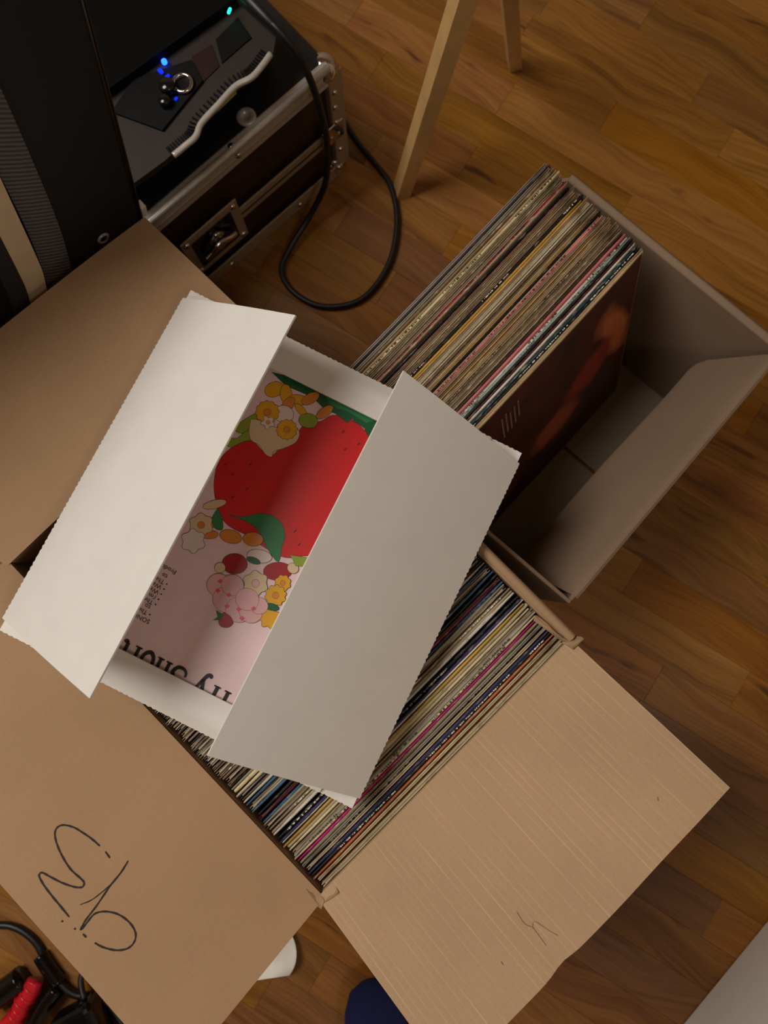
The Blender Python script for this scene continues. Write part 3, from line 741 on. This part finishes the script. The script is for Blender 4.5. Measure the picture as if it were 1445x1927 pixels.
# ------------------------------------------------------------------ flight case
TC = rad(42.5)
case = empty('flight_case', (-.0553, .5906, 0), TC)
tag(case, 'brown and aluminium flight case with chrome corners and latch, standing on the floor', 'case')
CW, CDp, CH = .50, .36, .222
box('panel', (-CW/2, .006+CDp/2-.003, CH/2), (CW-.012, CDp-.012, CH-.008), M_PLY, case, .002)
box('top_panel', (-CW/2, CDp/2, CH-.003), (CW-.02, CDp-.02, .007), M_BLACKMETAL, case, .001)
def angle(name, z0, z1, fl_, mat, y0=0):
    bm = bmesh.new()
    bbox(bm, (-CW/2, y0+.0015, (z0+z1)/2), (CW-.02, .003, z1-z0), .0008)
    if fl_: bbox(bm, (-CW/2, y0+.005, fl_), (CW-.02, .010, .003), .0008)
    return from_bm(name, bm, mat, case)
angle('edge_profile', .192, .2225, .2215, M_ALU); angle('bottom_profile', .001, .026, 0, M_BAND)
bm = bmesh.new(); bbox(bm, (-CW/2, .0012, .204), (CW-.02, .0052, .004), .001); from_bm('profile_groove', bm, M_BAND, case)
tube('edge_bead', [(-CW+.012, .0008, .2205), (-.012, .0008, .2205)], .0045, M_ALU, case, 10, 0)
angle('lid_band', .088, .112, 0, M_BAND)
box('lid_seam', (-CW/2, -.0004, .1005), (CW-.03, .002, .0012), M_PLY, case, 0)
for x in (-.0045, -CW+.0045):
    for yv in (.0045, CDp-.0045):
        box('corner_profile', (x, yv, CH/2), (.022 if yv < .1 else .012, .011, CH-.03), M_BAND, case, .002, 2)
        for z in (.012, CH-.006):
            bm = bmesh.new(); bmesh.ops.create_uvsphere(bm, u_segments=18, v_segments=12, radius=.0165)
            bmesh.ops.scale(bm, vec=(1.05, 1.05, .95), verts=bm.verts); bmesh.ops.translate(bm, vec=(x-.006*(1 if x > -.1 else -1), yv+(.008 if yv < .1 else -.008), z+(.004 if z < .1 else -.008)), verts=bm.verts)
            from_bm('ball_corner', bm, M_CHROME, case, True)
def rivet(x, z, r=.0042, yv=-.001):
    lathe('rivet', [(r, 0), (r*.9, r*.35), (r*.55, r*.62), (.0001, r*.7)], M_CHROME, case, 12, (x, yv, z), Matrix.Rotation(pi/2, 3, 'X'))
for x, z in ((-.008, .060), (-.010, .098), (-.010, .120), (-.010, .150), (-.008, .176), (-.022, .100), (-.030, .104), (-.020, .040), (-.014, .022), (-.155, .208), (-.32, .208), (-.22, .014), (-.09, .014)):
    rivet(x, z)
bm = bmesh.new(); bbox(bm, (-.018, -.0012, .104), (.036, .003, .034), .001); from_bm('corner_plate', bm, M_CHROME, case)
# butterfly latch
bm = bmesh.new(); bbox(bm, (-.225, -.0015, .098), (.092, .003, .090), .0012); from_bm('latch_plate', bm, M_BAND, case)
lt = box('latch_dish', (-.225, -.0034, .098), (.066, .002, .064), M_BLACKGLOSS, case, .0008)
tube('latch_wing', [(-.250, -.010, .092), (-.238, -.013, .100), (-.225, -.012, .104), (-.212, -.013, .100), (-.200, -.010, .092)], .0045, M_CHROME, lt, 10, 5)
tube('latch_hook', [(-.235, -.008, .112), (-.225, -.011, .124), (-.215, -.008, .112)], .0035, M_CHROME, lt, 8, 5)
lathe('latch_pivot', [(.011, 0), (.011, .006), (.008, .009), (.0001, .0095)], M_CHROME, lt, 18, (-.225, -.004, .096), Matrix.Rotation(pi/2, 3, 'X'))
for x in (-.263, -.187):
    for z in (.062, .134): rivet(x, z, .0048, -.003)
# big screw head on the lid near its front edge
sw = lathe('screw', [(.0115, 0), (.0115, .0018), (.0098, .003), (.0050, .003), (.0045, .0016), (.0001, .0016)], M_ALU, case, 24, (-.122, .0185, CH+.0003))
lathe('screw', [(.004, 0), (.0036, .0016), (.0001, .002)], M_CHROME, case, 12, (-.158, .004, CH+.0005))

# ------------------------------------------------------------------ device on the case
dev = empty('audio_device', (-.0553, .5906, CH+.0006), TC+rad(3.5))
tag(dev, 'dark grey electronic box with ribbed silver trim and blue light, on the flight case', 'device')
def D(x, yv):  # case coordinates to device coordinates
    a = rad(-3.5); return (x*cos(a)-yv*sin(a), x*sin(a)+yv*cos(a))
DZ = .052
pts = [(-.300, .030), (-.232, .0205), (-.190, .0185), (-.176, .0235), (-.122, .0255), (-.104, .0215), (-.066, .0240), (-.052, .034), (-.052, .215), (-.300, .215)]
prism('housing', [(x, max(yv, .060)) for x, yv in pts], .0, DZ-.008, M_DEVDARK, dev)
prism('top_cover', [(x*1.0, yv+.0015) for x, yv in pts], DZ-.008, DZ, M_GREYDEV, dev)
tr = [D(-.2235, .0052), D(-.208, .0050), D(-.192, .0054), D(-.1777, .0124), D(-.150, .0160), D(-.1237, .0191), D(-.1043, .0149), D(-.088, .017), D(-.0714, .0211)]
tube('silver_trim', [(x, yv+.0, DZ+.001) for x, yv in tr], .0034, M_ALU, dev, 10, 5)
tp = smooth_path([(x, yv, 0) for x, yv in tr], 5)
for i in range(0, len(tp)-1):
    p = tp[i]; dd = (tp[min(i+1, len(tp)-1)]-tp[max(i-1, 0)]).normalized(); nn = Vector((-dd.y, dd.x, 0))
    bm = bmesh.new(); bbox(bm, (0, .0065, 0), (.0015, .010, .004), .0003, 1, None)
    o = from_bm('fin', bm, M_DEVDARK, dev); o.location = (p.x, p.y, DZ+.0005); o.rotation_euler = (0, 0, math.atan2(dd.y, dd.x))
box('front_badge', (*[sum(q)/2 for q in zip(D(-.1786, .0165), D(-.1223, .021))], DZ-.0065), (.052, .004, .006), M_YEL, dev, .001)
q = [D(*p) for p in ((-.214, .033), (-.146, .046), (-.139, .072), (-.200, .098), (-.240, .085))]
cp = prism('control_panel', q, DZ, DZ+.0035, M_DEVDARK, dev)
x, yv = D(-.1643, .0563)
lathe('jack_ring', [(.0075, 0), (.0115, .001), (.012, .004), (.0095, .0055), (.0080, .004), (.0078, 0)], M_CHROME, cp, 24, (x, yv, DZ+.003))
for (a, b, r) in ((-.1624, .0886, .0030),): 
    x, yv = D(a, b); lathe('blue_light', [(r, 0), (r, .003), (r*.6, .0045), (.0001, .005)], M_BLUE, cp, 14, (x, yv, DZ+.0035))
M_BLUEREF = plain('clear_blue_plastic', (16, 40, 190), .15, emit=(8, 40, 235), es=1.2)
for a, b, sx, sy in ((-.1724, .083, .004, .0065), (-.1716, .0735, .007, .003), (-.1741, .0559, .004, .0028), (-.1805, .0486, .004, .0025)):
    x, yv = D(a, b); box('light_pipe', (x, yv, DZ+.005), (sx, sy, .003), M_BLUEREF, cp, .0006)
x, yv = D(-.1795, .062); lathe('knob', [(.0085, 0), (.0085, .009), (.0072, .011), (.0001, .0112)], M_BLACKGLOSS, cp, 20, (x, yv, DZ+.0035))
x, yv = D(-.192, .052); lathe('knob', [(.0065, 0), (.0065, .008), (.0055, .0095), (.0001, .0097)], M_BLACKGLOSS, cp, 20, (x, yv, DZ+.0035))
prism('label_plate', [D(*p) for p in ((-.150, .046), (-.121, .048), (-.111, .072), (-.136, .076))], DZ, DZ+.0012, M_DEVRED, dev)
prism('socket_plate', [D(*p) for p in ((-.117, .0485), (-.074, .049), (-.070, .076), (-.104, .073))], DZ, DZ+.0016, M_DEVDARK, dev)
M_REAR = plain('matte_black_plastic', (7, 7, 8), .85, spec=.1)
prism('rear_cover', [D(*p) for p in ((-.292, .105), (-.060, .086), (-.056, .205), (-.290, .205))], DZ, DZ+.012, M_REAR, dev)
x, yv = D(-.0760, .0790); box('green_light', (x, yv, DZ+.013), (.007, .0030, .003), M_GREEN, dev, .0012, 2, Matrix.Rotation(.4, 3, 'Z'))

# cable from the device down to a loop on the floor
cable = empty('black_cable', (-.1, .45, 0)); tag(cable, 'thick black cable looping from the dark device down onto the wooden floor', 'cable')
cp_ = [(-.1250, .585, .2945), (-.1076, .5700, .288), (-.0900, .5597, .262), (-.0770, .548, .21), (-.0725, .5450, .14), (-.0800, .530, .07), (-.105, .505, .028), (-.132, .470, .012), (-.147, .4342, .0062), (-.1276, .4012, .0062), (-.0858, .3817, .0062), (-.0328, .3926, .0062), (.0051, .442, .0062), (.0181, .5053, .0062), (.009, .5613, .0062), (-.016, .5976, .0062), (-.040, .629, .0062), (-.078, .688, .0062), (-.14, .765, .0062), (-.25, .88, .0062)]
off = Vector((-.1, .45, 0))
tube('cord', [Vector(p)-off for p in cp_], .0042, M_RUBBER, cable, 12, 10)
tube('plug', [Vector(p)-off for p in ((-.158, .6205, .297), (-.140, .600, .297), (-.1250, .585, .2945), (-.112, .574, .2895))], .0085, M_RUBBER, cable, 14, 6, radii=(.0085, .0046))

# ------------------------------------------------------------------ black upright bag with strap, left of the case
CF = Matrix.Translation((-.0553, .5906, 0)) @ Matrix.Rotation(TC, 4, 'Z')
bag = empty('padded_bag', matrix=CF @ Matrix.Translation((-.352, -.0135, 0)) @ Matrix.Rotation(rad(12.5), 4, 'Y'))
tag(bag, 'tall black nylon bag standing upright at the left, in front of the flight case', 'bag')
bm = bmesh.new(); bbox(bm, (-.23, 0, .30), (.46, .021, .60), .008, 3)
for v in bm.verts:      # base cut level with the floor although the bag leans over
    if v.co.z < .1: v.co.z += v.co.x*math.tan(rad(12.5))
from_bm('body', bm, M_BLACKFAB, bag, True)
tube('piping', [(-.003, -.008, .02), (-.003, -.009, .30), (-.003, -.008, .58)], .003, M_BLACKGLOSS, bag, 8, 6)
box('white_tag', (.0015, -.0085, .292), (.006, .010, .014), M_PAPER, bag, .0005)
lathe('ring', [(.005, 0), (.0072, .001), (.005, .003), (.0042, .001), (.005, 0)], M_ALU, bag, 18, (-.050, -.0108, .290), Matrix.Rotation(pi/2, 3, 'X'))
box('zip_flap', (-.20, -.0125, .34), (.22, .004, .30), M_BLACKFAB, bag, .0015)
box('grey_patch', (-.172, -.0122, .335), (.03, .004, .026), M_GREYTAPE, bag, .001)
def band(path, w, amp):
    P = smooth_path(path, 8)
    def fn(a, b):
        i_ = a*(len(P)-1); k_ = min(int(i_), len(P)-2); p = P[k_].lerp(P[k_+1], i_-k_)
        return p+Vector(((b-.5)*w, -amp*sin(b*pi), (b-.5)*w*-.3))
    return fn
strap = tag(sheet('webbing_strap', band([(-.452, -.0290, .06), (-.432, -.0295, .18), (-.404, -.0300, .28), (-.377, -.0305, .365), (-.356, -.0305, .45), (-.336, -.0300, .54), (-.320, -.0295, .62)], .027, .002), 48, 6, .002, M_STRAP), 'grey woven webbing strap hanging down the front of the black bag', 'strap')
strap.matrix_world = CF
board = empty('pale_board', matrix=CF); tag(board, 'pale tan narrow board leaning beside the grey strap at left edge', 'board')
sheet('slat', band([(-.470, -.0370, .010), (-.436, -.0375, .27), (-.411, -.0380, .355), (-.391, -.0380, .43), (-.352, -.0370, .58)], .020, 0), 32, 3, .006, M_PALE, board, False)
sheet('dark_edge', band([(-.492, -.0390, .010), (-.456, -.0395, .27), (-.431, -.0400, .355), (-.411, -.0400, .43), (-.372, -.0390, .58)], .016, 0), 32, 3, .006, M_BLACKFAB, board, False)

# ------------------------------------------------------------------ wooden stand
stand = empty('wooden_stand', (.09, .62, 0)); tag(stand, 'pale wooden stand with slanted square legs behind the farther box', 'stand')
def leg(foot, top, w0, w1):
    so = Vector((.09, .62, 0)); a = Vector(foot)-so; b = Vector(top)-so
    d_ = (b-a).normalized(); s1 = d_.cross(Vector((.25, -1, 0))).normalized(); s2 = d_.cross(s1)
    V = []
    for p, w in ((a, w0), (b, w1)):
        for i, j in ((-1, -1), (1, -1), (1, 1), (-1, 1)):
            q = p+s1*i*w[0]/2+s2*j*w[1]/2
            V.append(q)
    zmin = 0
    for i in range(4): V[i] = V[i]-d_*(V[i].z/d_.z)      # cut flush with the floor
    F = [(3, 2, 1, 0), (4, 5, 6, 7)]+[(i, (i+1) % 4, 4+(i+1) % 4, 4+i) for i in range(4)]
    o = mesh('leg', V, F, M_PINE, stand); return o
APX = Vector((.100, .612, .40))
leg((.0245, .5545, 0), (.098, .6065, .395), (.020, .022), (.022, .024))
leg((.192, .752, 0), (.106, .630, .395), (.018, .020), (.020, .022))
box('top_block', (.012, -.002, .405), (.05, .05, .03), M_PINE, stand, .003)

# ------------------------------------------------------------------ odds and ends near the bottom of the frame
wcab = empty('white_cabinet', (.52, -.52, 0), rad(48)); tag(wcab, 'smooth white cabinet front standing on the floor at the lower right corner', 'cabinet')
ex = Vector((cos(rad(48)), sin(rad(48))))
def wl(p):
    d_ = Vector(p)-Vector((.52, -.52)); return (d_.x*ex.x+d_.y*ex.y, -d_.x*ex.y+d_.y*ex.x)
ymax = (wl((.5101, -.4554))[1]+wl((.3922, -.587))[1])/2
box('body', (0, ymax-.20, .2915), (.9, .40, .583), M_WHITEBOARD, wcab, .002)
box('top_board', (0, ymax-.20, .595), (.92, .42, .022), M_WHITEBOARD, wcab, .002)

sock = empty('sock', (-.012, -.60, 0)); tag(sock, 'dark blue fabric covered toe end on the floor between the two flaps', 'sock')
prof = [(.0, .004, .004, .028), (.006, .020, .014, .026), (.018, .034, .021, .026), (.040, .041, .026, .029), (.080, .043, .030, .032), (.13, .038, .034, .037), (.18, .034, .044, .048), (.22, .034, .060, .064), (.25, .028, .075, .078), (.27, .014, .08, .082)]
V = []; F = []; S = 20
for yy, rx, rz, zc in prof:
    for k in range(S):
        a = 2*pi*k/S; z = zc+rz*sin(a); z = max(.0015, z)
        V.append((rx*cos(a)+.006*sin(yy*9), .083-yy, z))
for i in range(len(prof)-1):
    for k in range(S): F.append((i*S+k, (i+1)*S+k, (i+1)*S+(k+1) % S, i*S+(k+1) % S))
F.append(tuple(range(S))); F.append(tuple((len(prof)-1)*S+k for k in range(S-1, -1, -1)))
mesh('knit', V, F, M_SOCK, sock, True)

paper = empty('paper_scrap', (-.15, -.50, 0)); tag(paper, 'crumpled white paper scrap on the floor under the scrawled flap', 'paper')
sheet('sheet', lambda a, b: Vector((-.060+.085*a+.010*sin(b*3), -.035+.055*b+.012*a, .003+.006*sin(a*7+1)*sin(b*5)+.010*a*b+.004)), 16, 12, .0006, M_PAPER, paper)

def world_tube(root, name, pts, r, mat, **kw):
    o = root.location; return tube(name, [Vector(p)-o for p in pts], r, mat, root, **kw)
c1 = empty('extension_cable', (-.47, -.48, 0)); tag(c1, 'thin black cord curving over the floor under the box at lower left', 'cable')
world_tube(c1, 'cord', [(-.60, -.470, .006), (-.53, -.462, .006), (-.492, -.462, .006), (-.462, -.480, .006), (-.445, -.507, .006), (-.430, -.525, .010), (-.405, -.545, .010), (-.36, -.56, .006), (-.30, -.66, .006)], .0048, M_RUBBER, seg=10, sub=8)
world_tube(c1, 'cord_joint', [(-.452, -.496, .010), (-.440, -.512, .011), (-.425, -.530, .011)], .0095, M_BLACKGLOSS, seg=12, sub=6)
pl = empty('red_handled_pliers', (-.47, -.57, 0)); tag(pl, 'black tool with a ribbed red plastic grip on the floor at lower left', 'tool')
gp = [(-.452, -.522, .020), (-.457, -.536, .022), (-.466, -.548, .023), (-.470, -.560, .023), (-.482, -.572, .022), (-.50, -.590, .020), (-.53, -.62, .018)]
world_tube(pl, 'grip', gp, .0105, M_RED, seg=14, sub=8)
for i, p in enumerate(smooth_path(gp, 3)[2:11:2]):
    lathe('grip_rib', [(.0098, -.002), (.0122, -.001), (.0122, .001), (.0098, .002)], M_RED, pl, 16, p-pl.location, Vector((.6, .75, 0)).to_track_quat('Z', 'Y').to_matrix())
world_tube(pl, 'lever', [(-.425, -.535, .016), (-.440, -.555, .018), (-.455, -.585, .018), (-.47, -.63, .016)], .011, M_BLACKGLOSS, seg=12, sub=8)
world_tube(pl, 'head', [(-.470, -.520, .018), (-.490, -.535, .018), (-.515, -.552, .018)], .016, M_BLACKGLOSS, seg=14, sub=6)
ad = empty('power_adapter', (-.385, -.59, 0)); tag(ad, 'glossy black rounded power adapter on the floor beside the red grip', 'adapter')
box('case', (.003, .0, .022), (.062, .085, .042), M_BLACKGLOSS, ad, .010, 3, Matrix.Rotation(.5, 3, 'Z'))
tube('lead', [(-.002, .045, .022), (-.010, .070, .014), (.010, .092, .008), (.05, .10, .006)], .004, M_RUBBER, ad, 8, 6)
